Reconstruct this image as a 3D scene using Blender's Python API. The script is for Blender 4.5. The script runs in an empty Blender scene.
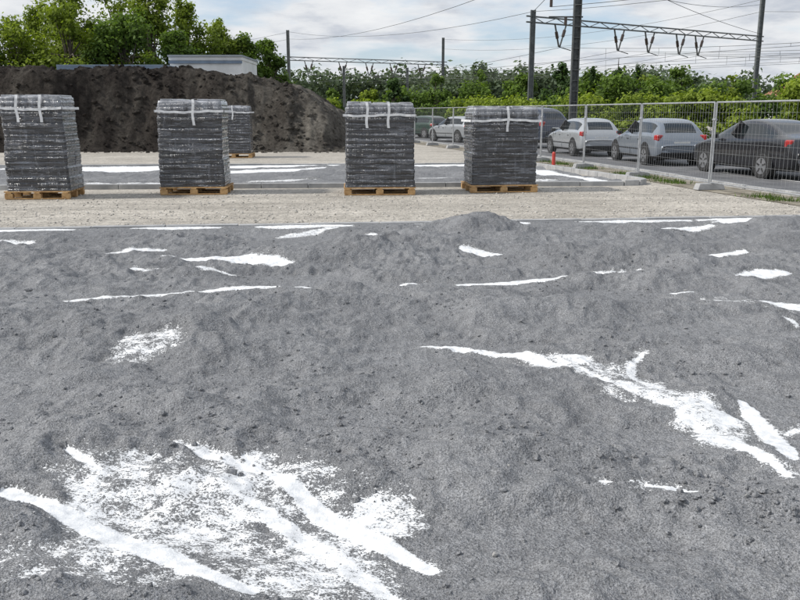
import bpy, math, random
import numpy as np
from mathutils import Vector, Matrix
random.seed(7); rng=np.random.default_rng(7)
S=bpy.context.scene; C=S.collection
# ------------------------------------------------------------ helpers
TBL=rng.random((256,256))
def vn(x,y,s=0):
    x=x+s*17.3; y=y+s*31.7
    xi=np.floor(x).astype(int); yi=np.floor(y).astype(int); fx=x-xi; fy=y-yi
    fx=fx*fx*fx*(fx*(fx*6-15)+10); fy=fy*fy*fy*(fy*(fy*6-15)+10)
    a=TBL[xi&255,yi&255]; b=TBL[(xi+1)&255,yi&255]; c=TBL[xi&255,(yi+1)&255]; d=TBL[(xi+1)&255,(yi+1)&255]
    return (a*(1-fx)+b*fx)*(1-fy)+(c*(1-fx)+d*fx)*fy-.5
def fbm(x,y,s=0,o=4):
    r=0;a=1
    for i in range(o):
        t=i*.9+.5; xr=x*math.cos(t)-y*math.sin(t); yr=x*math.sin(t)+y*math.cos(t)
        r=r+a*vn(xr*2**i,yr*2**i,s+i*3.1); a*=.5
    return r
def sstep(a,b,x):
    t=np.clip((x-a)/(b-a),0,1); return t*t*(3-2*t)
def link(o): C.objects.link(o); return o
def empty(name,loc=(0,0,0),rz=0):
    o=link(bpy.data.objects.new(name,None)); o.location=loc; o.rotation_euler=(0,0,rz); return o
def mesh_np(name,V,F,mats,smooth=False,parent=None,mi=None,attrs=None):
    V=np.asarray(V,dtype=np.float32); F=np.asarray(F,dtype=np.int32); k=F.shape[1]
    me=bpy.data.meshes.new(name); me.vertices.add(len(V)); me.vertices.foreach_set('co',V.ravel())
    me.loops.add(F.size); me.loops.foreach_set('vertex_index',F.ravel())
    me.polygons.add(len(F)); me.polygons.foreach_set('loop_start',np.arange(0,F.size,k,dtype=np.int32))
    if mi is not None: me.polygons.foreach_set('material_index',np.asarray(mi,dtype=np.int32))
    me.polygons.foreach_set('use_smooth',np.full(len(F),smooth))
    for m in mats: me.materials.append(m)
    if attrs:
        for n,a in attrs.items():
            at=me.attributes.new(n,'FLOAT','POINT'); at.data.foreach_set('value',np.asarray(a,dtype=np.float32))
    me.update(calc_edges=True); me.validate()
    o=link(bpy.data.objects.new(name,me)); 
    if parent: o.parent=parent
    return o
def grid(name,X,Y,Z,mats,attrs=None,smooth=True,parent=None):
    r,c=X.shape; i=np.arange(r*c).reshape(r,c)
    F=np.stack([i[:-1,:-1],i[:-1,1:],i[1:,1:],i[1:,:-1]],-1).reshape(-1,4)
    return mesh_np(name,np.stack([X,Y,Z],-1).reshape(-1,3),F,mats,smooth,parent,None,attrs)
class MB:
    def __init__(s): s.v=[];s.f=[];s.m=[]
    def add(s,V,F,m=0):
        b=len(s.v); s.v+= [tuple(p) for p in V]; s.f+=[tuple(b+i for i in f) for f in F]; s.m+=[m]*len(F)
    def box(s,c,d,m=0,rz=0,M=None,tap=1.0):
        x,y,z=[q/2 for q in d]; P=[]
        for k in (-1,1):
            t=1 if k<0 else tap
            for i,j in ((-1,-1),(1,-1),(1,1),(-1,1)):
                p=Vector((i*x*t,j*y*t,k*z))
                if M: p=M@p
                elif rz: p=Matrix.Rotation(rz,3,'Z')@p
                P.append(p+Vector(c))
        s.add(P,[(3,2,1,0),(4,5,6,7),(0,1,5,4),(1,2,6,5),(2,3,7,6),(3,0,4,7)],m)
    def tube(s,pts,rad,n=8,m=0,cap=True):
        P=[Vector(p) for p in pts]; V=[];F=[]
        if not hasattr(rad,'__len__'): rad=[rad]*len(P)
        for i,p in enumerate(P):
            d=(P[min(i+1,len(P)-1)]-P[max(i-1,0)]).normalized()
            a=d.cross(Vector((0,0,1)) if abs(d.z)<.9 else Vector((1,0,0))).normalized(); b=d.cross(a)
            for k in range(n):
                t=2*math.pi*k/n+math.pi/4; V.append(p+rad[i]*(math.cos(t)*a+math.sin(t)*b))
        for i in range(len(P)-1):
            for k in range(n):
                F.append((i*n+k,i*n+(k+1)%n,(i+1)*n+(k+1)%n,(i+1)*n+k))
        if cap: F.append(tuple(range(n))[::-1]); F.append(tuple(range((len(P)-1)*n,len(P)*n)))
        s.add(V,F,m)
    def obj(s,name,mats,parent=None,smooth=False,bevel=0,sub=0):
        me=bpy.data.meshes.new(name); me.from_pydata(s.v,[],s.f)
        for m in mats: me.materials.append(m)
        me.polygons.foreach_set('material_index',s.m); me.polygons.foreach_set('use_smooth',[smooth]*len(s.f)); me.update()
        o=link(bpy.data.objects.new(name,me))
        if parent: o.parent=parent
        if bevel:
            b=o.modifiers.new('b','BEVEL'); b.width=bevel; b.segments=2; b.limit_method='ANGLE'
        if sub:
            b=o.modifiers.new('s','SUBSURF'); b.levels=sub; b.render_levels=sub
        return o
# ------------------------------------------------------------ materials
def newmat(name):
    m=bpy.data.materials.new(name); m.use_nodes=True; nt=m.node_tree
    return m,nt,nt.nodes['Principled BSDF']
def N(nt,t,**k):
    n=nt.nodes.new(t)
    for a,b in k.items(): setattr(n,a,b)
    return n
def noise(nt,vec,scale,detail=4,rough=.6):
    n=N(nt,'ShaderNodeTexNoise'); n.inputs['Scale'].default_value=scale; n.inputs['Detail'].default_value=detail; n.inputs['Roughness'].default_value=rough
    nt.links.new(vec,n.inputs['Vector']); return n.outputs[0]
def math_(nt,op,a,b=None,c=None):
    n=N(nt,'ShaderNodeMath',operation=op)
    for i,v in enumerate((a,b,c)):
        if v is None: continue
        if isinstance(v,(int,float)): n.inputs[i].default_value=v
        else: nt.links.new(v,n.inputs[i])
    return n.outputs[0]
def ramp(nt,f,stops,interp='LINEAR'):
    n=N(nt,'ShaderNodeValToRGB'); n.color_ramp.interpolation=interp; e=n.color_ramp.elements
    while len(e)<len(stops): e.new(.5)
    for i,(p,c) in enumerate(stops):
        e[i].position=p; e[i].color=(*c,1) if hasattr(c,'__len__') else (c,c,c,1)
    nt.links.new(f,n.inputs[0]); return n.outputs[0]
def mixc(nt,f,a,b,bt='MIX'):
    n=N(nt,'ShaderNodeMix',data_type='RGBA',blend_type=bt)
    for i,v in ((0,f),(6,a),(7,b)):
        if isinstance(v,(int,float)): n.inputs[i].default_value=v
        elif isinstance(v,tuple): n.inputs[i].default_value=(*v,1)
        else: nt.links.new(v,n.inputs[i])
    return n.outputs[2]
def bump(nt,h,strength,dist,bs):
    n=N(nt,'ShaderNodeBump'); n.inputs['Strength'].default_value=strength; n.inputs['Distance'].default_value=dist
    nt.links.new(h,n.inputs['Height']); nt.links.new(n.outputs[0],bs.inputs['Normal']); return n
def objvec(nt): return N(nt,'ShaderNodeTexCoord').outputs['Object']
def gmat(name,c1,c2,scale=5,rough=.8,metal=0,bs=0,bscale=None,bd=.01,stops=(.35,.65),coat=0):
    m,nt,b=newmat(name); v=objvec(nt)
    nt.links.new(ramp(nt,noise(nt,v,scale,5),[(stops[0],c1),(stops[1],c2)]),b.inputs['Base Color'])
    b.inputs['Roughness'].default_value=rough; b.inputs['Metallic'].default_value=metal
    if coat: b.inputs['Coat Weight'].default_value=coat; b.inputs['Coat Roughness'].default_value=.05
    if bs: bump(nt,noise(nt,v,bscale or scale*4,4),bs,bd,b)
    return m
# sand with geotextile showing through
def sand_material():
    m,nt,b=newmat('basalt_sand'); v=objvec(nt)
    at=N(nt,'ShaderNodeAttribute',attribute_name='thin').outputs['Fac']
    mpw=N(nt,'ShaderNodeMapping'); mpw.inputs['Rotation'].default_value=(0,0,.6); mpw.inputs['Scale'].default_value=(.75,1,1); nt.links.new(v,mpw.inputs[0])
    n1=noise(nt,mpw.outputs[0],110,3,.85); n2=noise(nt,mpw.outputs[0],22,4,.75)
    val=math_(nt,'ADD',at,math_(nt,'MULTIPLY',math_(nt,'SUBTRACT',n1,.5),4.2))
    val=math_(nt,'ADD',val,math_(nt,'MULTIPLY',math_(nt,'SUBTRACT',n2,.5),2.6))
    w=ramp(nt,val,[(.46,0.0),(.76,1.0)])
    big=noise(nt,v,.9,4,.65); mid=noise(nt,v,12,4,.7); gr=noise(nt,v,130,2,.9)
    base=ramp(nt,big,[(.3,(.188,.192,.200)),(.7,(.255,.259,.267))])
    base=mixc(nt,1.0,base,ramp(nt,mid,[(.3,.80),(.7,1.15)]),'MULTIPLY')
    base=mixc(nt,1.0,base,ramp(nt,gr,[(.32,.42),(.5,1.0),(.68,1.65)]),'MULTIPLY')
    wc=ramp(nt,n2,[(.3,(.58,.60,.62)),(.6,(.80,.81,.82))])
    nt.links.new(mixc(nt,w,base,wc),b.inputs['Base Color'])
    b.inputs['Roughness'].default_value=.95; b.inputs['Specular IOR Level'].default_value=.15
    h=math_(nt,'ADD',math_(nt,'MULTIPLY',gr,.006),math_(nt,'MULTIPLY',mid,.038))
    h=math_(nt,'MULTIPLY',h,math_(nt,'SUBTRACT',1.0,math_(nt,'MULTIPLY',w,.8)))
    bump(nt,h,1.0,1.0,b)
    return m
SAND=sand_material()
def gravel_material():
    m,nt,b=newmat('beige_gravel'); v=objvec(nt)
    base=ramp(nt,noise(nt,v,.5,5,.65),[(.3,(.32,.295,.255)),(.7,(.48,.447,.393))])
    mp=N(nt,'ShaderNodeMapping'); mp.inputs['Rotation'].default_value=(0,0,-.1); mp.inputs['Scale'].default_value=(.12,1.6,1); nt.links.new(v,mp.inputs[0])
    base=mixc(nt,1.0,base,ramp(nt,noise(nt,mp.outputs[0],1.1,5,.65),[(.35,.82),(.6,1.10)]),'MULTIPLY')
    vo=N(nt,'ShaderNodeTexVoronoi'); vo.inputs['Scale'].default_value=28; nt.links.new(v,vo.inputs['Vector'])
    st=ramp(nt,vo.outputs['Color'],[(.1,.6),(.5,1.0),(.9,1.35)])
    base=mixc(nt,.8,base,mixc(nt,1.0,base,st,'MULTIPLY'))
    base=mixc(nt,1.0,base,ramp(nt,noise(nt,v,5,5,.7),[(.3,.78),(.65,1.1)]),'MULTIPLY')
    nt.links.new(base,b.inputs['Base Color']); b.inputs['Roughness'].default_value=.95
    bump(nt,math_(nt,'ADD',vo.outputs['Distance'],noise(nt,v,9,4)),.4,.03,b)
    return m
GRAVEL=gravel_material()
CONC=gmat('concrete',(.27,.275,.28),(.42,.42,.415),3,.85,bs=.25,bscale=60,bd=.004)
CONC2=gmat('worn_concrete',(.26,.265,.27),(.40,.40,.40),4,.85,bs=.25,bscale=60,bd=.004)
ASPH=gmat('asphalt',(.10,.102,.108),(.16,.16,.165),1.2,.85,bs=.3,bscale=120,bd=.005)
GALV=gmat('galvanised_steel',(.32,.33,.34),(.5,.51,.52),8,.45,metal=.6)
DARKST=gmat('dark_steel',(.05,.055,.055),(.11,.115,.11),6,.6,metal=.3)
GREYST=gmat('grey_steel',(.09,.10,.10),(.16,.17,.17),4,.6,metal=.2)
WOOD=gmat('pallet_wood',(.34,.19,.075),(.58,.38,.18),9,.8,bs=.2)
PIN=gmat('insulator_brown',(.03,.022,.02),(.06,.04,.03),9,.3)
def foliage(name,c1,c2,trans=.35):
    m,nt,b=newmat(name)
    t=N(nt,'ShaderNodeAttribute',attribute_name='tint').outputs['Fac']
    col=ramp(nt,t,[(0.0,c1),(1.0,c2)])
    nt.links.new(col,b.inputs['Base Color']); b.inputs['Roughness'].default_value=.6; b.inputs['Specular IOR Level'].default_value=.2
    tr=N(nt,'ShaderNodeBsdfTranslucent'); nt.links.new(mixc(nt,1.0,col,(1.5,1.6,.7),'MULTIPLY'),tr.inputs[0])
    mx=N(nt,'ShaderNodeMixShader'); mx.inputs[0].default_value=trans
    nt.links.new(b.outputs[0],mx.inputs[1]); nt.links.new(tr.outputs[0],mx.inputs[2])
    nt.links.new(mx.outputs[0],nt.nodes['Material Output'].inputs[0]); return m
F_MID=foliage('leaf_green',(.030,.060,.014),(.15,.23,.04))
F_YEL=foliage('leaf_yellow_green',(.05,.085,.014),(.27,.34,.045))
F_DARK=foliage('leaf_dark',(.016,.034,.014),(.07,.125,.035))
F_FAR=foliage('leaf_distant',(.055,.08,.05),(.11,.15,.08),.2)
BARK=gmat('bark',(.05,.04,.03),(.12,.10,.08),6,.9)
# ------------------------------------------------------------ ground
g=np.linspace(-900,900,3)
gx,gy=np.meshgrid(g,g); 
grid('ground',gx,gy+600,gx*0-.004,[GRAVEL])
# --- marks where the white geotextile is exposed: (points, half width, strength)
ST=[
 ([(-1.60,3.08),(-1.32,2.92),(-1.03,2.74),(-.77,2.59),(-.5,2.42)],.042,2.4),
 ([(-1.06,3.60),(-.785,3.43),(-.60,3.34)],.034,1.5),
 ([(-.70,3.46),(-.543,3.29),(-.30,3.02),(-.09,2.82),(.11,2.64)],.034,2.1),
 ([(-1.50,3.44),(-1.38,3.34),(-1.25,3.22)],.030,1.3),
 ([(-.62,3.10),(-.45,2.92),(-.256,2.70),(-.05,2.46),(.02,2.38)],.045,1.4),
 ([(.17,5.49),(.546,5.37),(.80,5.2),(1.02,4.95)],.05,1.7),
 ([(.80,5.15),(1.0,4.95),(1.145,4.72)],.05,1.2),
 ([(1.145,4.72),(1.36,4.36),(1.573,4.05)],.055,1.2),
 ([(1.48,4.10),(1.58,3.80),(1.67,3.52),(1.72,3.34)],.028,1.7),
 ([(1.90,4.30),(1.88,3.95),(1.81,3.53)],.042,2.1),
 ([(1.60,5.18),(1.46,4.95),(1.40,4.75),(1.48,4.45)],.024,1.2),
 ([(-2.95,6.80),(-2.5,6.95),(-2.12,7.07)],.045,1.3),
 ([(-2.12,7.07),(-1.5,7.27),(-.92,7.37),(-.5,7.26)],.042,1.5),
 ([(-.45,7.28),(0,7.42),(.37,7.46)],.055,1.8),
 ([(.567,7.58),(1.1,7.70),(1.55,7.79)],.06,1.7),
 ([(1.55,7.79),(2.0,7.93),(2.35,7.98)],.045,1.1),
 ([(-2.5,8.84),(-1.9,8.75),(-1.2,8.48)],.14,1.8),
 ([(-2.7,8.14),(-2.1,8.1),(-1.62,7.97)],.06,1.1),
 ([(-3.4,9.18),(-2.75,9.42)],.09,1.3),
 ([(-3.9,8.6),(-4.4,8.7)],.06,.9),
 ([(-.95,9.9),(-.7,10.3),(-.35,10.7)],.09,1.4),
 ([(.72,9.27),(1.13,9.0)],.10,1.7),
 ([(-1.72,6.29),(-1.38,6.37)],.035,1.4),
 ([(1.05,3.22),(1.24,3.17)],.018,1.9),([(.85,3.24),(.9,3.23)],.010,1.3),
 ([(3.3,8.9),(3.6,9.2),(3.98,9.35)],.06,1.6),
 ([(3.25,7.68),(3.8,7.88)],.09,1.8),
 ([(2.38,7.08),(2.7,7.15)],.045,1.3),
 ([(2.65,6.75),(2.9,6.65)],.05,.8),
 ([(3.1,6.75),(3.45,6.45)],.08,1.6),([(2.95,6.1),(3.0,6.0)],.025,1.2),
 ([(3.3,11.1),(4.3,11.3)],.10,1.4),([(4.6,11.75),(5.5,11.95),(7,12.05)],.22,1.5),
 ([(1.95,3.9),(2.1,4.0)],.02,1.2),
 ([(-1.6,10.6),(-.9,11.1)],.09,1.1),([(-5.4,10.0),(-4.6,10.1)],.08,1.1),([(.2,10.9),(.8,11.2)],.12,1.3),([(-4.9,7.4),(-4.5,7.5)],.06,1.0),
 ([(-1.72,2.6),(-1.55,2.45)],.03,1.0),
 ([(-7,10.64),(-5.6,10.80),(-4.4,10.92)],.12,1.4),([(-3.6,11.03),(-2.5,11.14)],.10,1.3),([(-1.9,11.20),(-.7,11.34)],.12,1.4),([(.2,11.44),(1.8,11.62)],.14,1.4),([(2.6,11.70),(4.2,11.9)],.12,1.3),([(4.4,11.95),(8,12.38)],.14,1.5),
]
SP=[((-.95,2.98),(.60,.40),.85),((-1.0,3.3),(.45,.25),.60),((-.10,2.98),(.24,.32),1.05),((-.35,3.2),(.38,.22),.65),((-1.35,2.5),(.35,.28),.62),((-.25,2.58),(.38,.25),.95),((-.58,3.15),(.35,.35),.85),
    ((-1.35,3.3),(.22,.25),.6),((-.35,2.8),(.55,.4),.65),((-.9,2.62),(.6,.35),.6),((-.75,2.8),(.4,.3),.75),
    ((1.35,4.45),(.34,.38),.75),((1.62,3.98),(.22,.42),1.1),((1.0,5.0),(.26,.28),.95),((1.25,4.72),(.24,.27),.75),((-1.75,5.3),(.32,.30),.72),((2.8,6.8),(.35,.2),.4),
    ((-2.6,7.3),(.6,.4),-.1),((.3,7.6),(.9,.3),-.1),((3.2,6.5),(.3,.3),.4),((1.12,3.2),(.2,.1),.1),((-1.6,6.2),(.35,.25),.1)]
BASE=-1.9
def thinfield(X,Y,strokes,spots):
    m=np.full(X.shape,BASE)
    wob=fbm(X*5,Y*5,9,3)*.05; wob2=fbm(X*4,Y*4,13,4)*.55; wob3=fbm(X*9,Y*9,23,3)
    for (c,r,a) in spots:
        d=np.sqrt(((X-c[0])/r[0])**2+((Y-c[1])/r[1])**2)+wob2
        m=np.maximum(m,BASE+(a-BASE+.7*wob3)*(1-sstep(.5,1.6,d)))
    for pts,w,a in strokes:
        tot=sum(math.dist(pts[i],pts[i+1]) for i in range(len(pts)-1)); acc=0
        H=w*1.5+.08
        for i in range(len(pts)-1):
            ax,ay=pts[i];bx,by=pts[i+1]; L2=(bx-ax)**2+(by-ay)**2; L=math.sqrt(L2); R=max(w*4,H*1.8)
            bb=(X>min(ax,bx)-R)&(X<max(ax,bx)+R)&(Y>min(ay,by)-R)&(Y<max(ay,by)+R)
            if not bb.any(): acc+=L; continue
            x=X[bb];y=Y[bb]
            t=np.clip(((x-ax)*(bx-ax)+(y-ay)*(by-ay))/L2,0,1)
            d=np.hypot(x-ax-t*(bx-ax),y-ay-t*(by-ay))+wob[bb]*min(1,w*10)
            s=(acc+t*L)/tot; ww=w*(.35+.85*np.sin(np.pi*np.clip(s*.86+.07,0,1))**.8)*(1+.5*wob2[bb])
            q=np.maximum(d,0)/np.maximum(ww,1e-3)
            k=BASE+(a-BASE)*(1-sstep(.4,2.0,q)*.68-sstep(1.2,3.6,q)*.32)
            hl=BASE+(.35-BASE+.7*wob3[bb])*(1-sstep(.2,1.6,np.maximum(d,0)/H))
            m[bb]=np.maximum(m[bb],np.maximum(k,hl)); acc+=L
    return m
def sandrelief(X,Y):
    z=fbm(X*.7,Y*.95,1,3)*.16+fbm(X*.5+.3*Y,Y*2.0,2,3)*.11+fbm(X*2.6,Y*3.2,3,4)*.072
    z+=fbm(X*10,Y*10,4,3)*.022*(0.4+1.5*sstep(-.1,.35,vn(X*1.3,Y*1.3,21)))+fbm(X*30,Y*30,5,3)*.007
    return z
def kerbA(x): return 10.95+.125*(x+5.3)
nr,nc=900,1100
yy=1.3*(13.2/1.3)**np.linspace(0,1,nr); xx=np.sinh(np.linspace(-1.9,1.9,nc))/np.sinh(1.9)*11
X,Y0=np.meshgrid(xx,yy)
Yk=kerbA(X)-.02; Y=1.3+(Y0-1.3)*(Yk-1.3)/(13.2-1.3)
T=thinfield(X,Y,ST,SP)
Z=sandrelief(X,Y)
for (cx,cy,rx,ry,h) in ((.9,10.5,.9,.6,.15),(-2.6,9.9,1.1,.5,.14),(3.0,10.4,1.2,.5,.15),(-.4,9.0,1.4,.5,.12),(2.3,8.5,1.3,.5,.13),(-3.8,7.6,1.1,.5,.12),(-1.2,6.3,1.2,.45,.10),(1.3,6.4,1.1,.5,.12),(.2,4.7,.9,.35,.075),(-1.4,4.2,.8,.35,.06),(5.5,9.6,1.3,.7,.12),(-5.5,9.2,1.2,.6,.14),(2.6,5.6,.8,.4,.10),(.3,8.0,.6,.3,.09),(-4.6,10.6,.8,.35,.10),(3.3,7.2,.7,.3,.08),(-2.4,5.9,.8,.35,.08),(.5,3.7,.6,.25,.035)):
    d=np.sqrt(((X-cx)/rx)**2+((Y-cy)/ry)**2)+fbm(X*1.8,Y*1.8,51,3)*.6
    Z+=h*(1-sstep(0,1.25,d))
for i in range(160):
    fx,fy=rng.uniform(-4.5,4.8),rng.uniform(2.2,10.3); a=rng.uniform(0,3.14); r=rng.uniform(.8,1.2)
    bb=(abs(X-fx)<.35)&(abs(Y-fy)<.35); x=X[bb]-fx;y=Y[bb]-fy
    u=(x*math.cos(a)+y*math.sin(a))/(.14*r); v=(-x*math.sin(a)+y*math.cos(a))/(.06*r); d=np.hypot(u,v)+.7*vn(x*12,y*12,i*.37)
    Z[bb]+=-.016*(1-sstep(.3,1.25,d))+.008*np.exp(-((d-1.35)/.35)**2)
for (x0,y0,x1,y1) in ((-6,8.1,6,9.2),(-6,9.5,6,10.2),(-5,5.9,5,6.9)):
    sl=(y1-y0)/(x1-x0); d=(Y-(y0+sl*(X-x0))-.12*np.sin(X*.9)-.1*vn(X*2,Y,3)); am=.3+1.4*np.clip(vn(X*.8,Y*.3,8)+.4,0,1)
    Z+=(-.028*np.exp(-(d/.11)**2)+.026*np.exp(-((abs(d)-.24)/.09)**2)*(.6+vn(X*2,Y*2,8)))*am
s=sstep(-.8,.9,T); Z=Z*(1-.45*s)-.008*s
e=np.exp(-((T+.5)/.35)**2); Z+=.012*e*(.6+vn(X*6,Y*6,33))
fade=sstep(0,.9,Yk-Y); Z=Z*fade+.065
Z=np.maximum(Z,.003)
grid('sand_bed',X,Y,Z,[SAND],{'thin':T.ravel()})
def ico():
    t=(1+5**.5)/2; V=np.array([(-1,t,0),(1,t,0),(-1,-t,0),(1,-t,0),(0,-1,t),(0,1,t),(0,-1,-t),(0,1,-t),(t,0,-1),(t,0,1),(-t,0,-1),(-t,0,1)])/math.hypot(1,t)
    F=np.array([(0,11,5),(0,5,1),(0,1,7),(0,7,10),(0,10,11),(1,5,9),(5,11,4),(11,10,2),(10,7,6),(7,1,8),(3,9,4),(3,4,2),(3,2,6),(3,6,8),(3,8,9),(4,9,5),(2,4,11),(6,2,10),(8,6,7),(9,8,1)]); return V,F
IV,IF=ico()
def scatter(name,px,py,pz,r,mats,thin=None):
    n=len(px); V=IV[None]*(1+rng.uniform(-.3,.3,(n,12,1))); V=V*(r[:,None,None])*rng.uniform(.6,1.15,(n,1,3))
    a=rng.uniform(0,6.28,n); c,s_=np.cos(a)[:,None],np.sin(a)[:,None]
    x=V[...,0]*c-V[...,1]*s_; y=V[...,0]*s_+V[...,1]*c
    V=np.stack([x+px[:,None],y+py[:,None],V[...,2]*.8+pz[:,None]],-1).reshape(-1,3)
    F=(IF[None]+12*np.arange(n)[:,None,None]).reshape(-1,3)
    return mesh_np(name,V,F,mats,False,None,None,{'thin':np.full(len(V),-4. if thin is None else thin)})
NC=36000
ri=(rng.random(NC)**1.4*(nr-2)).astype(int); ci=np.clip((nc/2+rng.normal(0,.24,NC)*nc),2,nc-3).astype(int)
dens=vn(X[ri,ci]*1.6,Y[ri,ci]*1.6,41)+rng.uniform(-.3,.3,len(ri)); k=(dens>-.02)&(T[ri,ci]<.0); ri,ci=ri[k],ci[k]
rr=.002+.011*rng.random(len(ri))**4*(1+Y[ri,ci]*.06)
scatter('sand_clods',X[ri,ci],Y[ri,ci],Z[ri,ci]+rr*.2,rr,[SAND])
px=[];py=[]
for (cx,cy,s_,n) in ((1.42,3.08,.16,170),(.45,3.6,.16,40),(.9,3.4,.22,60),(-1.2,3.8,.3,40),(1.9,4.9,.3,40),(-.1,3.1,.1,15),(1.6,2.8,.25,90),(2.4,5.6,.4,30),(-2.6,5.4,.4,30),(-.8,3.35,.12,15)):
    px+=list(rng.normal(cx,s_,n)); py+=list(rng.normal(cy,s_*.7,n))
px=np.array(px);py=np.array(py)
def zat(px,py):
    ci=np.clip(np.searchsorted(xx,px),0,nc-1); yk=kerbA(px)-.02; y0=1.3+(py-1.3)*11.9/(yk-1.3)
    ri=np.clip(np.searchsorted(yy,y0),0,nr-1); return Z[ri,ci]
rr=.004+.016*rng.random(len(px))**3
scatter('sand_lumps',px,py,zat(px,py)+rr*.3,rr,[SAND])
STONE=gmat('stone',(.20,.20,.20),(.40,.39,.37),20,.9)
px=np.array([.35,.47,-.8,1.4,-3.6,2.6,-2.2,3.2]);py=np.array([2.74,3.3,3.42,3.05,7.0,7.3,6.1,8.6]); rr=np.array([.015,.009,.012,.012,.018,.016,.013,.018])
scatter('pebbles',px,py,zat(px,py)+rr*.3,rr,[STONE])
px=np.array([-.73,-.95,.62,1.75,1.9,-2.2,.9,2.3,-3.16,-3.12]);py=np.array([3.30,3.55,3.9,2.9,4.5,4.6,5.9,6.6,6.72,6.74]); rr=np.array([.026,.022,.016,.028,.02,.018,.018,.024,.05,.035])
zc_=zat(px,py); zc_[-1]+=.07
scatter('caked_sand_clods',px,py,zc_+rr*.3,rr,[SAND])
n=6500; px=rng.uniform(-11,8,n); py=kerbA(px)+.2+rng.random(n)**1.2*5.6; k=px<np.interp(py,[9,12.9,17.5],[8.4,7.3,6.2]); px,py=px[k],py[k]
rr=.006+.022*rng.random(len(px))**5
scatter('gravel_stones',px,py,rr*.15,rr,[gmat('limestone',(.30,.28,.25),(.56,.54,.50),9,.9)])
# ------------------------------------------------------------ kerbs
def kerb(name,pts,w,z,step=1.0,mat=CONC):
    m=MB()
    for i in range(len(pts)-1):
        a=Vector(pts[i]);b=Vector(pts[i+1]);L=(b-a).length;n=max(1,round(L/step)); d=(b-a)/n; ang=math.atan2(d.y,d.x)
        for k in range(n):
            c=a+d*(k+.5); j=random.uniform(-.006,.006)
            m.box((c.x,c.y,z/2-.1+j/2),(d.length-.012,w,z+.2+j),0,ang+random.uniform(-.004,.004))
    return m.obj(name,[mat],bevel=.008)
kerb('concrete_kerb',[(-14,kerbA(-14)+.05),(9.5,kerbA(9.5)+.05)],.13,.078,1.0,CONC2)
def kB(x): return 18.10+.08*x
kerb('concrete_kerb',[(-16,kB(-16)),(5.0,kB(5.0))],.14,.10,1.0,CONC)
cor=[(5.0,kB(5.0)),(5.35,18.6),(5.55,18.85),(5.60,19.2)]
kerb('concrete_kerb',cor+[(4.2,24.3),(3.9,24.9)],.15,.12,.5,CONC)
def kC(x): return 25.4+.07*x
kerb('concrete_kerb',[(-16,kC(-16)),(3.7,kC(3.7))],.14,.08,1.0,CONC)
nr2,nc2=260,520
S1,S2=np.meshgrid(np.linspace(0,1,nc2),np.linspace(0,1,nr2))
X2=-16+S1*(21.2-S2*1.55); Y2=(kB(X2)+.08)*(1-S2)+(kC(X2)-.08)*S2
ST2=[([(-13,22.8),(-9,22.9),(-6,23.7),(-2,24.8)],.50,2.6),([(-5.2,21.6),(-2.5,22.9),(-1.4,24.0)],.34,2.0),([(-.2,24.0),(1,24.5),(2.6,25.1)],.4,2.3),([(3.5,23.9),(3.75,21.5),(4.6,18.9)],.28,2.3),
     ([(-9.8,19.9),(-7.6,20.1)],.2,1.1),([(-6.9,18.3),(-5.3,18.6)],.13,1.2),([(-3.4,19.0),(-2.0,19.4)],.16,1.0),([(.5,20.1),(2.0,20.3)],.16,1.1),([(2.6,18.9),(3.6,19.2)],.12,1.2),([(-12,18.3),(-9.6,18.4)],.2,1.3)]
T2=thinfield(X2,Y2,ST2,[])
Z2=.045+sandrelief(X2*.7,Y2*.7)*.7*np.minimum(sstep(0,.12,S2),sstep(0,.12,1-S2))*(1-.6*sstep(0,.7,T2)); Z2=np.maximum(Z2,.004)
grid('sand_bed',X2,Y2,Z2,[SAND],{'thin':T2.ravel()})
# ------------------------------------------------------------ road
FL=[(8.6,9.0),(7.55,12.9),(7.1,14.6),(6.5,17.5),(5.85,21.6),(5.0,26),(3.5,33),(1.6,41),(-.6,50),(-3,60)]
FLa=np.array(FL)
def fx(y): return np.interp(y,FLa[:,1],FLa[:,0])
ys=np.array([2,9,12.9,17.5,21.6,26,33,41,50,60,75]); xs=np.where(ys<9,8.6+(9-ys)*.27,fx(ys)); xs[-1]=-7
XR=np.stack([xs+.95,xs+3.4,xs+14,xs+40],-1); YR=np.repeat(ys[:,None],4,1)
grid('road',XR,YR,XR*0+.002,[ASPH],smooth=False)
XS=np.stack([xs-.25,xs+.30,xs+.80],-1)
grid('verge_soil',XS,np.repeat(ys[:,None],3,1),XS*0+.006,[gmat('verge',(.13,.11,.08),(.32,.29,.23),3,.95,bs=.5,bscale=15,bd=.03)],smooth=False)
kerb('road_kerb',[(float(a)+.87,float(b)) for a,b in zip(xs[1:-1],ys[1:-1])],.13,.09,1.0,CONC)
LINE=gmat('road_paint',(.5,.5,.5),(.75,.75,.75),6,.7)
m=MB()
for y in np.arange(14,60,3.0):
    x=float(fx(y))+3.2; a=math.atan2(1,float(fx(y+1)-fx(y))); m.box((x,y,.0062),(1.4,.10,.002),0,a)
m.obj('road_marking',[LINE])
REDP=gmat('red_paint',(.40,.04,.03),(.52,.06,.045),9,.5)
m=MB(); m.tube([(4.55,24.6,0),(4.55,24.6,.42),(4.55,24.6,.46)],[.05,.05,.03],12); m.tube([(4.55,24.6,0),(4.55,24.6,.03)],.11,12); m.obj('marker_post',[REDP])
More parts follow.
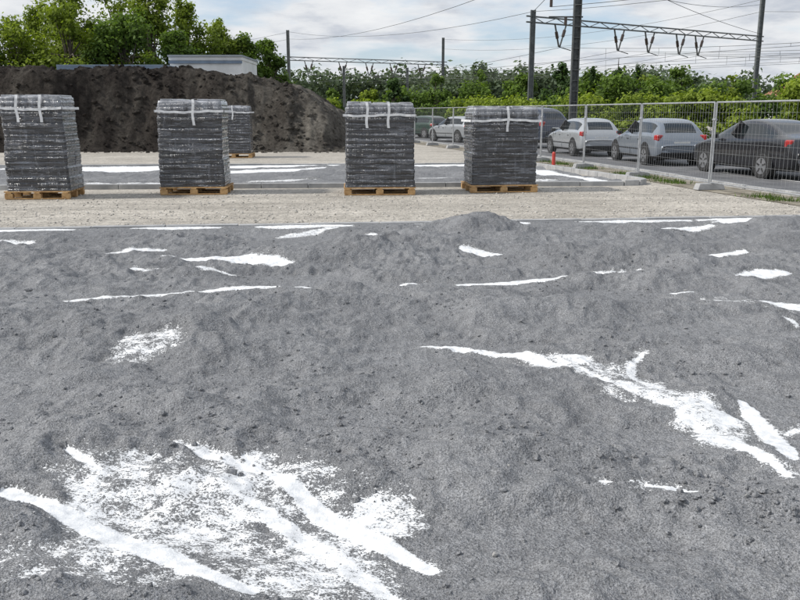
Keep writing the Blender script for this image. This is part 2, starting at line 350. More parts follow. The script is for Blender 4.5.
# ------------------------------------------------------------ pallets of wrapped paving blocks
def wrap_mat(name,seed,H):
    m,nt,b=newmat(name); v0=objvec(nt)
    mp0=N(nt,'ShaderNodeMapping'); mp0.inputs['Location'].default_value=(seed*3.1,seed*1.7,0); nt.links.new(v0,mp0.inputs[0]); v=mp0.outputs[0]
    sep=N(nt,'ShaderNodeSeparateXYZ'); nt.links.new(v0,sep.inputs[0])
    dn=math_(nt,'MULTIPLY',math_(nt,'SUBTRACT',noise(nt,v,4,3),.5),.03)
    mp=N(nt,'ShaderNodeMapping'); mp.inputs['Scale'].default_value=(1.0,1.0,11); mp.inputs['Rotation'].default_value=(0,.03*(-1)**seed,0); nt.links.new(v,mp.inputs[0])
    st=noise(nt,mp.outputs[0],1.5,4,.65)
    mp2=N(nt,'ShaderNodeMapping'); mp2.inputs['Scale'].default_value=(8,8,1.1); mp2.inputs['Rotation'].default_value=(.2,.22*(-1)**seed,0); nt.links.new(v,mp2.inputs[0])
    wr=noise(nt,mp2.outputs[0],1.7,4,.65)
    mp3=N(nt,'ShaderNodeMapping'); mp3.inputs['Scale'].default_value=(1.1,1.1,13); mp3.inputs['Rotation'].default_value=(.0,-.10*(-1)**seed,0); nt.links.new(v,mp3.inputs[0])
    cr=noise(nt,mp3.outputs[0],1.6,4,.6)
    blotch=noise(nt,v,2.2,4,.6)
    wv=math_(nt,'PINGPONG',math_(nt,'ADD',sep.outputs[2],dn),.050); lay=ramp(nt,math_(nt,'MULTIPLY',wv,20),[(.0,.12),(.22,1.0)])
    hx=math_(nt,'PINGPONG',math_(nt,'ADD',math_(nt,'ADD',sep.outputs[0],sep.outputs[1]),dn),.105); colm=ramp(nt,math_(nt,'MULTIPLY',hx,9),[(.0,.25),(.14,1.0)])
    base=ramp(nt,st,[(.38,(.020,.021,.025)),(.50,(.040,.042,.050)),(.62,(.07,.074,.088)),(.74,(.14,.147,.17))])
    base=mixc(nt,1.0,base,lay,'MULTIPLY'); base=mixc(nt,ramp(nt,blotch,[(.4,0.0),(.6,.9)]),base,colm,'MULTIPLY')
    painted_shine=math_(nt,'MAXIMUM',ramp(nt,wr,[(.60,0.0),(.66,.28),(.69,.04),(.74,.6)]),ramp(nt,cr,[(.56,0.0),(.585,.60),(.61,.06),(.66,.70),(.69,.1)]))
    base=mixc(nt,painted_shine,base,(.36,.38,.43))  # plastic shine painted into the colour as pale crease streaks
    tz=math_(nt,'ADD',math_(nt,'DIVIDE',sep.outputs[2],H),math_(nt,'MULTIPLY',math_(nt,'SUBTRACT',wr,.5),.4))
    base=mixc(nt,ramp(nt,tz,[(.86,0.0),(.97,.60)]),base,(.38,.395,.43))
    nt.links.new(base,b.inputs['Base Color'])
    b.inputs['Roughness'].default_value=.22; b.inputs['Specular IOR Level'].default_value=.6
    b.inputs['Coat Weight'].default_value=.7; b.inputs['Coat Roughness'].default_value=.05
    h=math_(nt,'ADD',math_(nt,'MULTIPLY',lay,.3),math_(nt,'ADD',math_(nt,'MULTIPLY',wr,2.2),math_(nt,'MULTIPLY',cr,1.6)))
    bump(nt,h,.9,.03,b); return m
CAPM=gmat('grey_film',(.20,.205,.22),(.52,.53,.56),5,.25,bs=.6,bscale=8,bd=.03,coat=.6)
TAPE=gmat('white_tape',(.58,.59,.61),(.80,.81,.82),12,.5)
def pallet(x,y,W,D,H,rz,seed,vb=2,zb=.20):
    e=empty('wrapped_paver_pallet',(x,y,0),rz)
    m=MB()
    for j in (-D/2+.06,0,D/2-.06):
        m.box((0,j,.014),(W*.98,.10,.022)); 
        for i in (-W/2+.08,0,W/2-.08): m.box((i,j,.067),(.145,.10,.082))
    for j in (-W/2+.08,0,W/2-.08): m.box((j,0,.119),(.10,D,.02))
    for i in range(7): m.box((0,-D/2+.055+i*(D-.11)/6,.141),(W,.10,.022))
    m.obj('pallet',[WOOD],e,bevel=.003)
    r=.05;nz=85; base=.155; hh=H-base; per=[]
    for (cx,cy,a0) in ((1,-1,-90),(1,1,0),(-1,1,90),(-1,-1,180)):
        for k in range(5): 
            a=math.radians(a0+k*22.5); per.append((cx*(W/2-.03-r)+r*math.cos(a),cy*(D/2-.03-r)+r*math.sin(a)))
    P=[]
    for i in range(20):
        a=per[i];b=per[(i+1)%20]; n=24 if i%5==4 else 1
        for k in range(n): P.append((a[0]+(b[0]-a[0])*k/n,a[1]+(b[1]-a[1])*k/n))
    n=len(P);V=[];Fc=[]
    Pa=np.array(P); per_u=(Pa[:,0]*1.0+Pa[:,1]*1.3)
    for i in range(nz+1):
        z=i/nz; s=1-.02*z-.03*sstep(.94,1.0,z)+.01*math.sin(z*5+seed)
        zz_=z*hh; lay_i=int((zz_+base)/.100)
        q=.026*vn(per_u*2.0+seed*5,np.full(n,zz_*2.5),seed)+.012*vn(per_u*7+seed,zz_*9+per_u*1.5,seed+2)+.022*vn(per_u*.0+lay_i*3.7,np.full(n,seed*2.3),4)
        if ((zz_+base)%.100)<.022: q=q-.014
        col=np.abs(((per_u*4.6)%1)-.5); q=q-.008*(col>.44)
        nn=Pa/np.hypot(Pa[:,0],Pa[:,1])[:,None]; lean=vn(np.array([z*1.2]),np.array([seed*1.7]),5)[0]*.06
        for p,dn,qq in zip(Pa,nn,q): V.append((p[0]*s+dn[0]*qq+lean,p[1]*s+dn[1]*qq,base+z*hh+(.03*vn(np.array([p[0]*4]),np.array([p[1]*4+seed]),3)[0] if z>.97 else 0)))
    for i in range(nz):
        for k in range(n): Fc.append((i*n+k,i*n+(k+1)%n,(i+1)*n+(k+1)%n,(i+1)*n+k))
    Fc.append(tuple(range(nz*n,(nz+1)*n)))
    m=MB(); m.add(V,Fc)
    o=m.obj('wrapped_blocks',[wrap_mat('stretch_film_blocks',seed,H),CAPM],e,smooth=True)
    for p in o.data.polygons:
        if p.center.z>base+hh*.985: p.material_index=1
    m=MB()
    for i in range(5):
        m.box((-W*.36+i*W*.18+random.uniform(-.01,.01),random.uniform(-.1,.1),H+.008+random.uniform(-.012,.012)),(W*.165,D*.7,.05),0,random.uniform(-.03,.03))
    m.obj('top_blocks',[CAPM],e,bevel=.012)
    m=MB(); zz=H-zb
    def ribbon(pts,wd):
        V=[];F=[]
        for p in pts:
            p=Vector(p); V+= [p-wd/2,p+wd/2]
        for i in range(len(pts)-1): F.append((2*i,2*i+2,2*i+3,2*i+1))
        m.add(V,F)
    for sy in (-1,1):
        ribbon([((-.5+t/14)*W*.99,sy*(D/2+.016+.006*math.sin(t*2.3+seed)),zz+.012*math.sin(t*.5+seed)+.006*math.sin(t*1.9)) for t in range(15)],Vector((0,0,.045)))
    for sx in (-1,1):
        ribbon([(sx*(W/2+.008),(-.5+t/8)*D*1.02,zz+.012*math.sin((0 if sx<0 else 14)*.5+seed)) for t in range(9)],Vector((0,0,.045)))
    for i in ([-.17,.15] if vb==2 else [0.03]):
        i+=random.uniform(-.03,.03)
        for sy in (-1,1): ribbon([(i*W+.012*math.sin(t+seed),sy*(D/2+(.019 if t<7 else -.0)),H-.46+t*.0705) for t in range(8)],Vector((.05,0,0)))
        ribbon([(i*W,-D/2+D*t/6,H+.045) for t in range(7)],Vector((.05,0,0)))
    m.obj('white_strapping',[TAPE],e)
    return e
r6=math.radians(4.5)
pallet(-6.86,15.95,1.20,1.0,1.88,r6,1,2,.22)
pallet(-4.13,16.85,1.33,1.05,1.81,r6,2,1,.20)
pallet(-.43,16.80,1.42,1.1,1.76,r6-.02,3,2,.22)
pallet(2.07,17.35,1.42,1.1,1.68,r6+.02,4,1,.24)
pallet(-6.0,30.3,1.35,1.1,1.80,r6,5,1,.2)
# ------------------------------------------------------------ soil mound
gx,gy=np.meshgrid(np.linspace(-42,-1.2,620),np.linspace(33.0,50,300))
Hc=np.interp(gx[0],[-42,-18,-14,-11,-9.3,-8,-7,-5.8,-4.8,-3.9,-3.1,-2.4,-1.6],[3.2,3.4,3.42,3.40,3.38,3.1,3.12,2.75,2.72,2.2,1.6,.55,-.1])
edge=34.2+.9*vn(gx*.25,gx*0,3)+.5*vn(gx*1.1,gx*0,6)
pr=sstep(0,1,np.clip((gy-edge)/(2.6+.8*vn(gx*.4,gx*0,9)),0,1))**.8; pr=np.minimum(pr,sstep(0,1,(50-gy)/3))
zz=Hc[None]*pr
gul=abs(vn(gx*1.5+.4*vn(gx,gy,7),gy*.25,11))*.9+abs(vn(gx*3.7,gy*.6,12))*.35
zz+=(-gul*.6*np.sin(np.pi*np.clip(pr,0,1))+fbm(gx*.6,gy*.6,14,5)*.38*pr+fbm(gx*3,gy*3,15,4)*.18*np.clip(pr*2,0,1))
zz-=.02
def mound_mat():
    m,nt,b=newmat('excavated_soil'); v=objvec(nt)
    mp=N(nt,'ShaderNodeMapping'); mp.inputs['Scale'].default_value=(1,.4,.45); nt.links.new(v,mp.inputs[0])
    n1=noise(nt,mp.outputs[0],.9,7,.7); n2=noise(nt,v,5,6,.8)
    sep=N(nt,'ShaderNodeSeparateXYZ'); nt.links.new(v,sep.inputs[0])
    rt=ramp(nt,math_(nt,'ADD',math_(nt,'MULTIPLY',sep.outputs[0],.12),1.15),[(.0,0.0),(.75,.27)])
    f=math_(nt,'ADD',n1,rt)
    base=ramp(nt,f,[(.36,(.026,.022,.020)),(.52,(.054,.047,.041)),(.66,(.092,.083,.072)),(.88,(.20,.185,.16))])
    base=mixc(nt,1.0,base,ramp(nt,n2,[(.3,.4),(.7,1.7)]),'MULTIPLY')
    nt.links.new(base,b.inputs['Base Color']); b.inputs['Roughness'].default_value=1; b.inputs['Specular IOR Level'].default_value=.1
    bump(nt,n2,1.0,.25,b); return m
MM=mound_mat()
grid('soil_mound',gx,gy,zz,[MM])
n=3200; px=rng.uniform(-26,-2.2,n); py=rng.uniform(33.6,38.2,n)
ci=np.searchsorted(gx[0],px);rj=np.searchsorted(gy[:,0],py); scatter('mound_rubble',px,py,zz[rj,ci],.02+.13*rng.random(n)**4,[MM])
# ------------------------------------------------------------ foliage
def leafmesh(name,cen,rad,n,size,mat,parent=None,zmin=.05,shell=.45,dark=.5):
    cen=np.array(cen,float);rad=np.array(rad,float)
    if rad.ndim==1: rad=np.repeat(rad[:,None],3,1)
    vol=(rad.prod(1))**.67; li=rng.choice(len(cen),n,p=vol/vol.sum())
    d=rng.normal(size=(n,3)); d/=np.linalg.norm(d,axis=1)[:,None]
    r=shell+(1-shell)*rng.random(n)**.6; r=r*(1+.16*rng.normal(size=n))
    r*=1+.5*vn(d[:,0]*2.2+li*1.3,d[:,2]*2.2+d[:,1]*1.7+li*.7,3)
    P=cen[li]+d*rad[li]*r[:,None]; k=P[:,2]>zmin; P=P[k];d=d[k];li=li[k];r=r[k]; n=len(P)
    lt=rng.random(len(cen))
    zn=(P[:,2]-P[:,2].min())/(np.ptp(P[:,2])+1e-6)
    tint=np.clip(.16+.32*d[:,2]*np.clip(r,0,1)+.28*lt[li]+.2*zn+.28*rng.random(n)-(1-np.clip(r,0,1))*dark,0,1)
    a=rng.normal(size=(n,3)); nrm=d+.9*a/np.linalg.norm(a,axis=1)[:,None]+np.array([0,0,.3]); nrm/=np.linalg.norm(nrm,axis=1)[:,None]
    t=np.cross(nrm,rng.normal(size=(n,3))); t/=np.linalg.norm(t,axis=1)[:,None]; b=np.cross(nrm,t)
    s=size*rng.uniform(.5,1.3,n)[:,None]; t=t*s;b=b*s*.62
    V=np.stack([P-t,P-b*.9,P+t,P+b],1).reshape(-1,3); F=np.arange(4*n).reshape(n,4)
    return mesh_np(name,V,F,[mat],False,parent,None,{'tint':np.repeat(tint,4)})
def tree(name,x,y,H,R,mat,n=5000,size=.2,base=.25,lobes=16):
    e=empty(name,(x,y,0)); m=MB()
    tp=[(0,0,-.1)]; 
    for i in range(1,6): tp.append((random.uniform(-.05,.05)*H*.3*i/5,random.uniform(-.05,.05)*H*.3*i/5,H*.72*i/5))
    r0=.016*H+.05; m.tube(tp,[r0*(1.25-.2*i) if i else r0*1.4 for i in range(6)],8)
    cen=[];rad=[]
    for i in range(lobes):
        a=random.uniform(0,6.28); h=random.uniform(base,1); k=math.sin(math.pi*min(1,(h-base)/(1-base)*.70+.22))
        l=R*random.uniform(.20,.42)*(.55+.5*k); rr=max(0,R*k*random.uniform(.25,1.1)-l*.2)
        c=(rr*math.cos(a),rr*math.sin(a),H*h-l*.8); cen.append(c); rad.append((l,l,l*random.uniform(.75,1.15)))
        t0=Vector(tp[random.choice((2,3,4))]); mid=(t0+Vector(c))/2+Vector((0,0,.05*H)); m.tube([t0,mid,c],[r0*.4,r0*.22,r0*.07],5,cap=False)
    m.obj('trunk',[BARK],e,smooth=True)
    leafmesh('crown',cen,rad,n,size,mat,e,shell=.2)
    return e
for (x,y,H,R,mt) in ((-34.0,62,11.2,4.0,F_MID),(-30.5,58,9.8,3.4,F_DARK),(-28.6,68,10.4,3.4,F_YEL),(-25.6,66,11.6,3.8,F_YEL),(-22.6,69,12.6,3.8,F_YEL),(-19.6,67,11.8,3.4,F_YEL),
                     (-26.6,60,8.4,3.4,F_YEL),(-23.2,60,9.4,3.4,F_YEL),(-19.6,61,9.2,3.2,F_MID),(-17.2,69,10.6,3.0,F_YEL),(-15.2,72,9.4,2.8,F_YEL),(-13.2,72,8.5,2.5,F_MID),(-11.4,74,7.8,2.2,F_MID),(-16.6,63,7.6,2.6,F_MID),(-37.5,66,11,3.6,F_DARK)):
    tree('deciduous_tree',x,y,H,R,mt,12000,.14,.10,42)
def hedge(name,pts,h,w,n,size,mat,step=1.2,hv=.35):
    cen=[];rad=[]
    for i in range(len(pts)-1):
        a=np.array(pts[i]);b=np.array(pts[i+1]);L=np.linalg.norm(b-a)
        for k in range(int(L/step)+1):
            p=a+(b-a)*k*step/L; hh=h*(1+hv*1.6*vn(np.array([p[0]*.35]),np.array([p[1]*.2]),19)[0])
            for zf in (.22,.5,.8):
                r=h*random.uniform(.18,.30); cen.append((p[0]+random.uniform(-.5,.5)*w,p[1]+random.uniform(-.5,.5)*w,hh*zf)); rad.append((r*1.3,r*1.2,r))
    return leafmesh(name,cen,rad,n,size,mat)
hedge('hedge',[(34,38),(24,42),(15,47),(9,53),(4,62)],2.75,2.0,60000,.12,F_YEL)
hedge('bushes',[(40,48),(26,52),(15,57),(6,68),(-4,80)],3.1,2.6,34000,.15,F_MID,1.8,.5)
hedge('bushes',[(-1,64),(-8,66),(-14,64)],2.4,2.0,12000,.16,F_YEL,1.5,.5)
for (x,y,H,R,mt) in ((12.5,66,5.4,1.5,F_DARK),(15.3,68,5.0,1.9,F_MID),(19.4,66,4.7,1.9,F_YEL),(22.6,68,5.3,2.0,F_MID),(26.8,68,4.6,2.1,F_YEL),(10.2,72,5.2,1.9,F_MID),(7.2,78,5.7,2.1,F_MID),(31,66,4.5,2.2,F_MID),(3.4,82,5.2,2.1,F_MID),(-.6,72,4.4,1.3,F_DARK),(-2.8,74,3.9,1.5,F_YEL),(-6,76,3.6,1.5,F_MID)):
    tree('deciduous_tree',x,y,H,R,mt,5000,.14,.10,20)
def conifer(x,y,H,R):
    e=empty('conifer_tree',(x,y,0)); m=MB(); m.tube([(0,0,0),(0,0,H*.5),(0,0,H)],[.16,.1,.02],7); 
    cen=[];rad=[]
    for i in range(40):
        h=random.uniform(.12,1); a=random.uniform(0,6.28); q=R*(1.02-h)*.7; cen.append((q*math.cos(a),q*math.sin(a),H*h-.1)); rad.append((.12+R*(1.05-h)*.45,)*2+(.25+.3*(1-h),))
        m.tube([(0,0,H*h),(q*math.cos(a),q*math.sin(a),H*h-.1)],[.05,.02],5,cap=False)
    m.obj('trunk',[BARK],e); leafmesh('crown',cen,rad,4500,.11,F_DARK,e)
conifer(15.9,62,5.4,1.2); conifer(17.6,63,5.0,1.1); conifer(13.6,60,4.6,.9)
cen=[];rad=[]
for x in np.arange(-150,190,1.6):
    for y0 in (160,175):
        y=y0+random.uniform(-6,6); h=6.0+5*vn(np.array([x*.06]),np.array([3.]),4)[0]*1.6+random.uniform(-1,1.0)
        for zf in (.2,.5,.78): cen.append((x,y,h*zf)); rad.append((2.0,2.0,h*.27))
leafmesh('distant_trees',cen,rad,110000,.48,F_FAR)
cen=[];rad=[]
for x in np.arange(1,42,1.0):
    for y0 in (108,117):
        y=y0+random.uniform(-3,3); h=(7.0+random.uniform(-1.2,1.3)-.05*x)*min(1,.55+(x-1)*.06)
        for zf in (.2,.5,.78): cen.append((x,y,h*zf)); rad.append((1.4,1.4,h*.25))
leafmesh('distant_trees',cen,rad,60000,.28,F_FAR)
# ------------------------------------------------------------ weeds by the fence
n=5200; yv=rng.uniform(12.5,30,n); yv=yv[(vn(yv*1.3,yv*0,50)>-.02)]; n=len(yv); xv=fx(yv)+rng.normal(.1,.16,n)
hgt=rng.uniform(.03,.13,n); a=rng.uniform(0,6.28,n); dx=np.cos(a)*.008;dy=np.sin(a)*.008; lx=rng.normal(0,.03,n)
V=np.stack([np.stack([xv-dx,yv-dy,xv*0+.004],-1),np.stack([xv+dx,yv+dy,xv*0+.004],-1),np.stack([xv+lx,yv+lx[::-1],hgt],-1)],1).reshape(-1,3)
mesh_np('weeds',V,np.arange(3*n).reshape(n,3),[F_MID],False,None,None,{'tint':np.repeat(rng.random(n)*.8,3)})
# ------------------------------------------------------------ temporary fence
def resample(P,step,y0):
    P=np.array(P);d=np.r_[0,np.cumsum(np.hypot(*np.diff(P,axis=0).T))]; s=np.arange(y0,d[-1],step)
    return [(float(np.interp(q,d,P[:,0])),float(np.interp(q,d,P[:,1]))) for q in s]
FP=resample(FL,3.45,1.75)
fe=empty('construction_fence'); m=MB(); mw=MB(); mf=MB(); FH=1.80
for i in range(len(FP)-1):
    a=Vector((*FP[i],0));b=Vector((*FP[i+1],0)); d=(b-a).normalized(); a2=a+d*.04;b2=b-d*.04; up=Vector((0,0,1))
    for p in (a2,b2): m.tube([p+up*.07,p+up*FH],.019,8)
    m.tube([a2+up*FH,b2+up*FH],.017,8); m.tube([a2+up*.16,b2+up*.16],.014,8)
    L=(b2-a2).length; k=int(L/.11)
    for j in range(1,k): p=a2+d*(L*j/k); mw.tube([p+up*.16,p+up*FH],.0021,4,cap=False)
    for j in range(1,8): z=.16+(FH-.16)*j/8; mw.tube([a2+up*z,b2+up*z],.0021,4,cap=False)
    ang=math.atan2(d.y,d.x); mf.box((a.x,a.y,.075),(.22,.62,.13),0,ang,tap=.85)
    m.tube([a+up*1.45-d*.06,a+up*1.45+d*.06],.03,6)
m.obj('frames',[GALV],fe); mw.obj('mesh_wires',[GALV],fe); mf.obj('concrete_feet',[CONC2],fe,bevel=.01)
# ------------------------------------------------------------ cars
TYRE=gmat('tyre',(.015,.015,.016),(.03,.03,.03),20,.8); BLK=gmat('black_trim',(.012,.012,.013),(.02,.02,.02),10,.6)
RIM=gmat('alloy',(.35,.36,.37),(.5,.5,.52),9,.35,metal=.8)
GL,nt,b=newmat('car_glass'); b.inputs['Base Color'].default_value=(.012,.016,.018,1); b.inputs['Roughness'].default_value=.06; b.inputs['Specular IOR Level'].default_value=.8
RED=gmat('tail_lamp',(.30,.008,.008),(.42,.015,.012),9,.2,coat=.6); WHT=gmat('plate',(.6,.6,.58),(.75,.75,.72),9,.4); LMP=gmat('lamp_glass',(.4,.42,.44),(.7,.7,.72),9,.15)
def paint(n,c,metal=.4):
    return gmat(n,tuple(q*.93 for q in c),c,1.5,.32,metal=metal,coat=.8)
HATCH=[(-2.10,.66,.36,.60,.64,.58),(-2.06,.80,.26,.80,.86,.68),(-1.98,.86,.20,.92,.99,.70),(-1.66,.88,.19,.97,1.37,.60),(-1.2,.89,.19,.96,1.46,.615),(-.3,.89,.19,.94,1.48,.62),(.35,.89,.19,.92,1.43,.60),(1.05,.89,.19,.90,.98,.68),(1.6,.87,.19,.82,.86,.64),(1.98,.80,.22,.66,.70,.58),(2.12,.64,.32,.52,.56,.5)]
SEDAN=[(-2.30,.66,.36,.64,.68,.58),(-2.25,.81,.26,.86,.93,.68),(-2.12,.86,.20,.96,1.03,.70),(-1.62,.88,.19,.98,1.06,.70),(-.98,.89,.19,.96,1.39,.59),(-.3,.89,.19,.94,1.46,.61),(.4,.89,.19,.92,1.41,.59),(1.15,.89,.19,.90,.98,.68),(1.7,.87,.19,.82,.87,.64),(2.12,.80,.22,.67,.71,.58),(2.27,.64,.32,.52,.56,.5)]
def car(x,y,head,pm,kind='hatch',sc=.95,zs=1.0):
    e=empty('parked_car',(x,y,0),math.radians(90-head)); e.scale=(sc,sc,sc*zs)
    st=HATCH if kind!='sedan' else SEDAN; V=[];Fc=[];M=[]
    for (xx_,w,zb,zbelt,zt,wr) in st:
        h=[(0,zb),(w*.80,zb),(w*.96,zb+.07),(w,zb+.5*(zbelt-zb)),(w*.985,zbelt-.05),(w*.95,zbelt),(wr,zt-.06 if zt-zbelt>.15 else zt-.03),(wr*.86,zt-.012),(0,zt)]
        ring=h+[(-a,c) for a,c in h[-2:0:-1]]
        V+=[(xx_,a,c) for a,c in ring]
    n=16
    rw=2 if kind!='sedan' else 3; rf=6
    for i in range(len(st)-1):
        for k in range(n):
            Fc.append((i*n+k,(i+1)*n+k,(i+1)*n+(k+1)%n,i*n+(k+1)%n)); kk=k if k<8 else 15-k
            mi=0
            if kk==5 and rw<i<=rf: mi=1
            if kk==5 and i==rw and kind=='sedan': mi=1
            if kk==7 and i in (rw,rf): mi=1
            if kk==6 and i==rf: mi=1
            if kk in(0,1): mi=2
            M.append(mi)
    Fc.append(tuple(range(n))[::-1]); M.append(0); Fc.append(tuple(range((len(st)-1)*n,len(st)*n))); M.append(0)
    m=MB(); m.add(V,Fc); m.m=M; m.obj('body',[pm,GL,BLK],e,smooth=True,sub=2)
    xr=st[0][0]; wf,wb=(1.32,-1.28)
    m=MB(); mr=MB(); ma=MB()
    for wx in (wf,wb):
        for s in (-1,1):
            ma.tube([(wx,s*.70,.36),(wx,s*.884,.36)],.375,28)
            m.tube([(wx,s*.68,.31),(wx,s*.70,.31),(wx,s*.88,.31),(wx,s*.897,.31)],[.28,.31,.31,.285],28)
            mr.tube([(wx,s*.80,.31),(wx,s*.901,.31)],.20,24)
            for q in range(5):
                a=q*2*math.pi/5+.3; m.box((wx+.125*math.cos(a),s*.902,.31+.125*math.sin(a)),(.12,.006,.045),0,M=Matrix.Rotation(-a,3,'Y'))
    ma.obj('wheel_arches',[BLK],e); m.obj('tyres',[TYRE],e); mr.obj('rims',[RIM],e)
    m=MB()
    for s in (-1,1):
        for sx in (.98,-.05,-1.0): m.box((sx,s*.876,.56),(.012,.012,.62))
        m.box((-.05,s*.79,1.17),(.07,.20,.40),0,M=Matrix.Rotation(s*.62,3,'X'))
        m.box((0,s*.885,.50),(2.1,.012,.035)); m.box((.75,s*.96,.98),(.12,.16,.11))
        for hx in (.2,-.75): m.box((hx,s*.884,.80),(.16,.02,.025))
    m.box((xr-.005,0,.40),(.06,1.25,.05)); m.box((st[2][0]-.03,0,.86 if kind!='sedan' else .74),(.03,.5,.02))
    m.obj('trim',[BLK],e,bevel=.008)
    m=MB()
    for s in (-1,1): m.box((st[2][0]+.04,s*.715,.87),(.20,.24,.19),0,rz=s*.35)
    m.obj('tail_lamps',[RED],e,bevel=.04)
    m=MB(); m.box((st[1][0]-.012,0,.70),(.03,.52,.11)); m.obj('number_plate',[WHT],e)
    m=MB()
    for s in (-1,1): m.box((st[-2][0]-.08,s*.62,.64),(.24,.26,.12),0,rz=-s*.5)
    m.obj('head_lamps',[LMP],e,bevel=.03)
    return e
P_S=paint('silver_paint',(.42,.44,.46)); P_B=paint('blue_grey_paint',(.22,.25,.29)); P_K=paint('black_paint',(.012,.012,.015),.1); P_N=paint('dark_blue_paint',(.02,.03,.055),.2); P_G=paint('dark_green_paint',(.02,.05,.035),.2)
car(7.05,32.4,-9,P_S,'hatch',.95)
car(8.28,27.1,-6,P_B,'hatch',.97)
car(9.5,21.8,-11,P_K,'sedan',1.0)
car(6.0,39.5,-30,P_N,'hatch',1.02,1.22)
car(3.2,46.5,-30,P_S,'hatch',.95)
car(1.5,54,-35,P_G,'hatch',.95)
car(14.5,24.0,-9,P_B,'hatch',.95)
# ------------------------------------------------------------ railway masts, gantries, wires
def hpole(m,x,y,h,w): 
    m.box((x,y,h/2),(w,w*.28,h)); m.box((x-w/2,y,h/2),(w*.16,w,h)); m.box((x+w/2,y,h/2),(w*.16,w,h))
def gantry(A,B,zg,h1,h2,drops):
    e=empty('catenary_gantry'); m=MB(); hpole(m,A[0],A[1],h1,.30); hpole(m,B[0],B[1],h2,.30)
    a=Vector((*A,zg));b=Vector((*B,zg)); d=(b-a).normalized(); L=(b-a).length; up=Vector((0,0,1))
    for dz in (0,.38): m.tube([a+up*dz-d*.6,b+up*dz+d*.6],.055,6)
    k=int(L/1.1)
    for i in range(k):
        p=a+d*(L*i/k);q=a+d*(L*(i+1)/k)
        m.tube([p,q+up*.38] if i%2 else [p+up*.38,q],.03,4,cap=False)
    m.obj('masts_and_beam',[GREYST],e)
    m=MB(); mi=MB()
    for t in drops:
        p=a+d*(L*t)
        m.tube([p-d*.55,p-up*1.5-d*.1],.06,6); m.tube([p+d*.55,p-up*1.5+d*.0],.055,6); m.tube([p-up*1.5-d*.1,p-up*1.7+d*1.1],.03,6)
        mi.tube([p-up*.5-d*.40,p-up*.95-d*.26],.11,8); mi.tube([p-up*.35+d*.42,p-up*.8+d*.26],.11,8)
    m.obj('droppers',[DARKST],e); mi.obj('insulators',[PIN],e)
    return [a+d*(L*t) for t in drops]
D1=(.10,.33,.46,.60,.69); 
g1=gantry((9.1,59),(31,74),7.6,8.4,11.2,D1)
g2=gantry((-13.2,101),(5.6,111),7.6,11.0,11.0,(.12,.33,.5,.66,.85))
g0=gantry((33,22),(55,37),7.6,11,11.2,D1)
for (x,y,h) in ((-6.6,100,6.9),(.9,104,6.9),(10.8,112,8)):
    m=MB(); hpole(m,x,y,h,.26); m.tube([(x,y,h-.5),(x+1.4,y,h-.2)],.04,5); m.obj('catenary_mast',[GREYST])
e=empty('catenary_mast',(9.35,45.5,0)); m=MB(); H=9.6
hpole(m,0,0,H,.34)
for z in (7.4,6.5): m.tube([(-1.5,0,z),(.3,0,z)],.04,6)
for z in np.arange(.5,H,.55): m.box((0,0,z),(.33,.33,.05))
m.obj('mast',[DARKST],e)
m=MB(); m.tube([(-1.4,0,7.4),(-1.4,0,7.0)],.08,8); m.tube([(-.6,0,6.5),(-.6,0,6.1)],.08,8); m.obj('insulators',[PIN],e)
wm=MB()
def wire(p,q,sag=.5,r=.016,n=12):
    p=Vector(p);q=Vector(q); wm.tube([p+(q-p)*(i/n)-Vector((0,0,4*sag*(i/n)*(1-i/n))) for i in range(n+1)],r,4,cap=False)
for gA,gB in ((g2,g1),(g1,g0)):
    for p,q in zip(gA,gB):
        u=Vector((0,0,1)); wire(p-u*1.55,q-u*1.55,.9); wire(p-u*2.5,q-u*2.5,.08)
        for k in range(1,10):
            s_=k/10; c=p+(q-p)*s_; wm.tube([c-u*(1.55+3.6*s_*(1-s_)),c-u*(2.5+.32*s_*(1-s_))],.010,4,cap=False)
for (a,b,s_) in (((-13,101,10.8),(9.1,59,8.3),1.0),((5.6,111,10.8),(31,74,11),1.2),((31,74,11),(55,37,11),1.2),((31,74,10),(55,37,10),1.2),((5.6,111,9.6),(31,74,10),1.2),
                (( -13,101,10),(9.35,45.5,9.4),1.2),((9.35,45.5,9.4),(30,8,10),1.0),((9.35,45.5,8.7),(31,74,10.6),.8),((9.1,59,8.3),(9.35,45.5,9.4),.1),((9.1,59,8.3),(33,22,9.5),1.0),((-60,140,10.5),(-13,101,10.8),1.2),((-60,140,9.8),(-13,101,10),1.2),((9.35,45.5,9.5),(31,74,8.2),.4),((7.95,45.5,7.0),(31,9,8),.8)):
    wire(a,b,s_,.018)
wm.obj('overhead_wires',[DARKST])
# ------------------------------------------------------------ buildings behind mound
WALLW=gmat('white_cladding',(.60,.61,.61),(.74,.75,.75),1,.7); WALLG=gmat('grey_cladding',(.20,.23,.26),(.28,.31,.34),1,.6); ROOFD=gmat('roof_metal',(.10,.14,.20),(.14,.19,.26),2,.5)
e=empty('flat_roof_building',(-13.0,60,0)); m=MB(); m.box((0,0,2.5),(4.8,6,5.0)); m.obj('walls',[WALLW],e)
m=MB(); m.box((0,0,5.26),(5.0,6.3,.12)); m.obj('roof',[WALLG],e,bevel=.01); m=MB(); m.box((0,0,5.10),(4.9,6.1,.20)); m.obj('fascia',[WALLW],e); m=MB(); m.box((.0,-3.08,4.86),(4.92,.06,.18)); m.obj('roof_trim',[ROOFD],e)
m=MB(); 
for i in (-1.7,0,1.7): m.box((i,-3.02,3.1),(1.0,.08,1.1))
m.box((2.0,-3.02,1.05),(.7,.08,2.1)); m.obj('windows_and_door',[GL],e)
e=empty('long_shed',(-18.4,57,0)); m=MB(); m.box((0,0,2.1),(6.6,5,4.2)); m.obj('walls',[WALLG],e); m=MB(); m.box((0,0,4.38),(7.0,5.5,.34)); m.obj('roof',[ROOFD],e,bevel=.02)
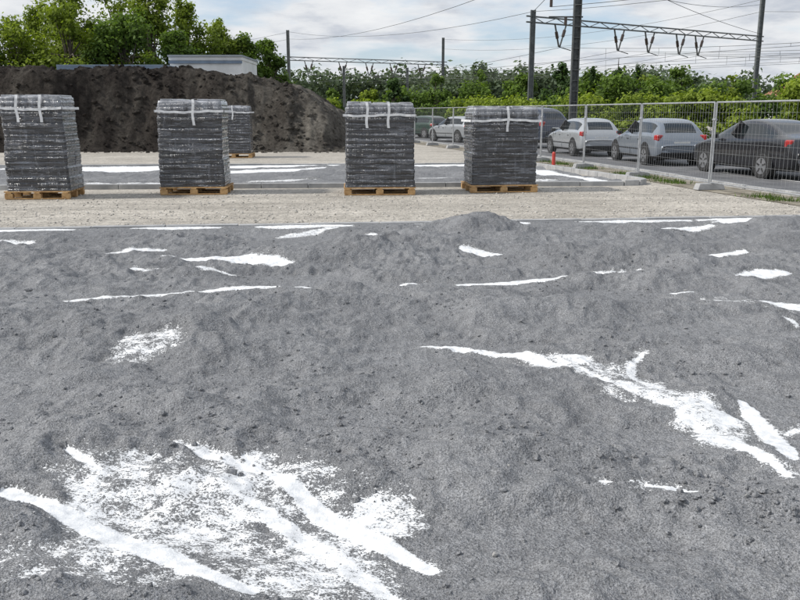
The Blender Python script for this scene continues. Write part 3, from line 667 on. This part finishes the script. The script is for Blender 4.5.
m=MB(); m.box((-1,-2.52,1.4),(2.6,.08,2.8)); m.box((2,-2.52,2.6),(1.2,.08,.8)); m.obj('door_and_window',[BLK],e)
e=empty('brick_house',(37.5,76,0)); RT=gmat('roof_tile',(.22,.10,.06),(.32,.15,.09),4,.9)
m=MB(); m.box((0,0,1.6),(6,7,3.2)); m.obj('walls',[WALLW],e)
m=MB(); m.add([(-3.3,-3.8,3.1),(3.3,-3.8,3.1),(3.3,3.8,3.1),(-3.3,3.8,3.1),(0,-3.8,5.2),(0,3.8,5.2)],[(0,1,4),(1,2,5,4),(2,3,5),(3,0,4,5),(3,2,1,0)]); m.obj('roof',[RT],e)
m=MB(); m.box((-1.5,-3.52,1.7),(1.1,.08,1.2)); m.box((1.4,-3.52,1.05),(1,.08,2.1)); m.obj('window_and_door',[GL],e)
# ------------------------------------------------------------ world, sun
SE,SA=math.radians(41),math.radians(262)
W=bpy.data.worlds.new('World'); S.world=W; W.use_nodes=True; nt=W.node_tree; bg=nt.nodes['Background']
sky=N(nt,'ShaderNodeTexSky',sky_type='NISHITA'); sky.sun_disc=False; sky.sun_elevation=SE; sky.sun_rotation=SA
tc=N(nt,'ShaderNodeTexCoord'); sep=N(nt,'ShaderNodeSeparateXYZ'); nt.links.new(tc.outputs['Generated'],sep.inputs[0])
zc=math_(nt,'ADD',math_(nt,'MAXIMUM',sep.outputs[2],0.0),.17)
cb=N(nt,'ShaderNodeCombineXYZ'); nt.links.new(math_(nt,'DIVIDE',sep.outputs[0],zc),cb.inputs[0]); nt.links.new(math_(nt,'DIVIDE',sep.outputs[1],zc),cb.inputs[1])
n1=noise(nt,cb.outputs[0],1.0,8,.55); n2=noise(nt,cb.outputs[0],2.4,6,.6)
cov=ramp(nt,n1,[(.40,0.0),(.52,1.0)]); sh=ramp(nt,math_(nt,'ADD',math_(nt,'MULTIPLY',n1,.45),math_(nt,'MULTIPLY',n2,.55)),[(.38,(.92,.93,.94)),(.5,(.80,.82,.85)),(.60,(.56,.60,.67))])
vm=N(nt,'ShaderNodeVectorMath',operation='SCALE'); nt.links.new(sh,vm.inputs[0]); vm.inputs['Scale'].default_value=1/.13
haze=mixc(nt,.45,sky.outputs[0],(4.6,5.6,7.2))
nt.links.new(mixc(nt,cov,haze,vm.outputs[0]),bg.inputs[0]); bg.inputs[1].default_value=.13
L=bpy.data.lights.new('sun','SUN'); L.energy=3.7; L.angle=math.radians(4); L.color=(1,.96,.90); so=link(bpy.data.objects.new('sun',L))
d=Vector((math.sin(SA)*math.cos(SE),math.cos(SA)*math.cos(SE),math.sin(SE))); so.rotation_euler=d.to_track_quat('Z','Y').to_euler()
# ------------------------------------------------------------ camera
cd=bpy.data.cameras.new('camera'); cam=link(bpy.data.objects.new('camera',cd)); cam.location=(0,0,1.6); cam.rotation_euler=(math.radians(90-12.9),0,0)
cd.sensor_width=36; cd.lens=36*820/800; cd.clip_end=3000; cd.clip_start=.05; S.camera=cam
S.view_settings.view_transform='Standard'; S.view_settings.look='None'; S.view_settings.exposure=0
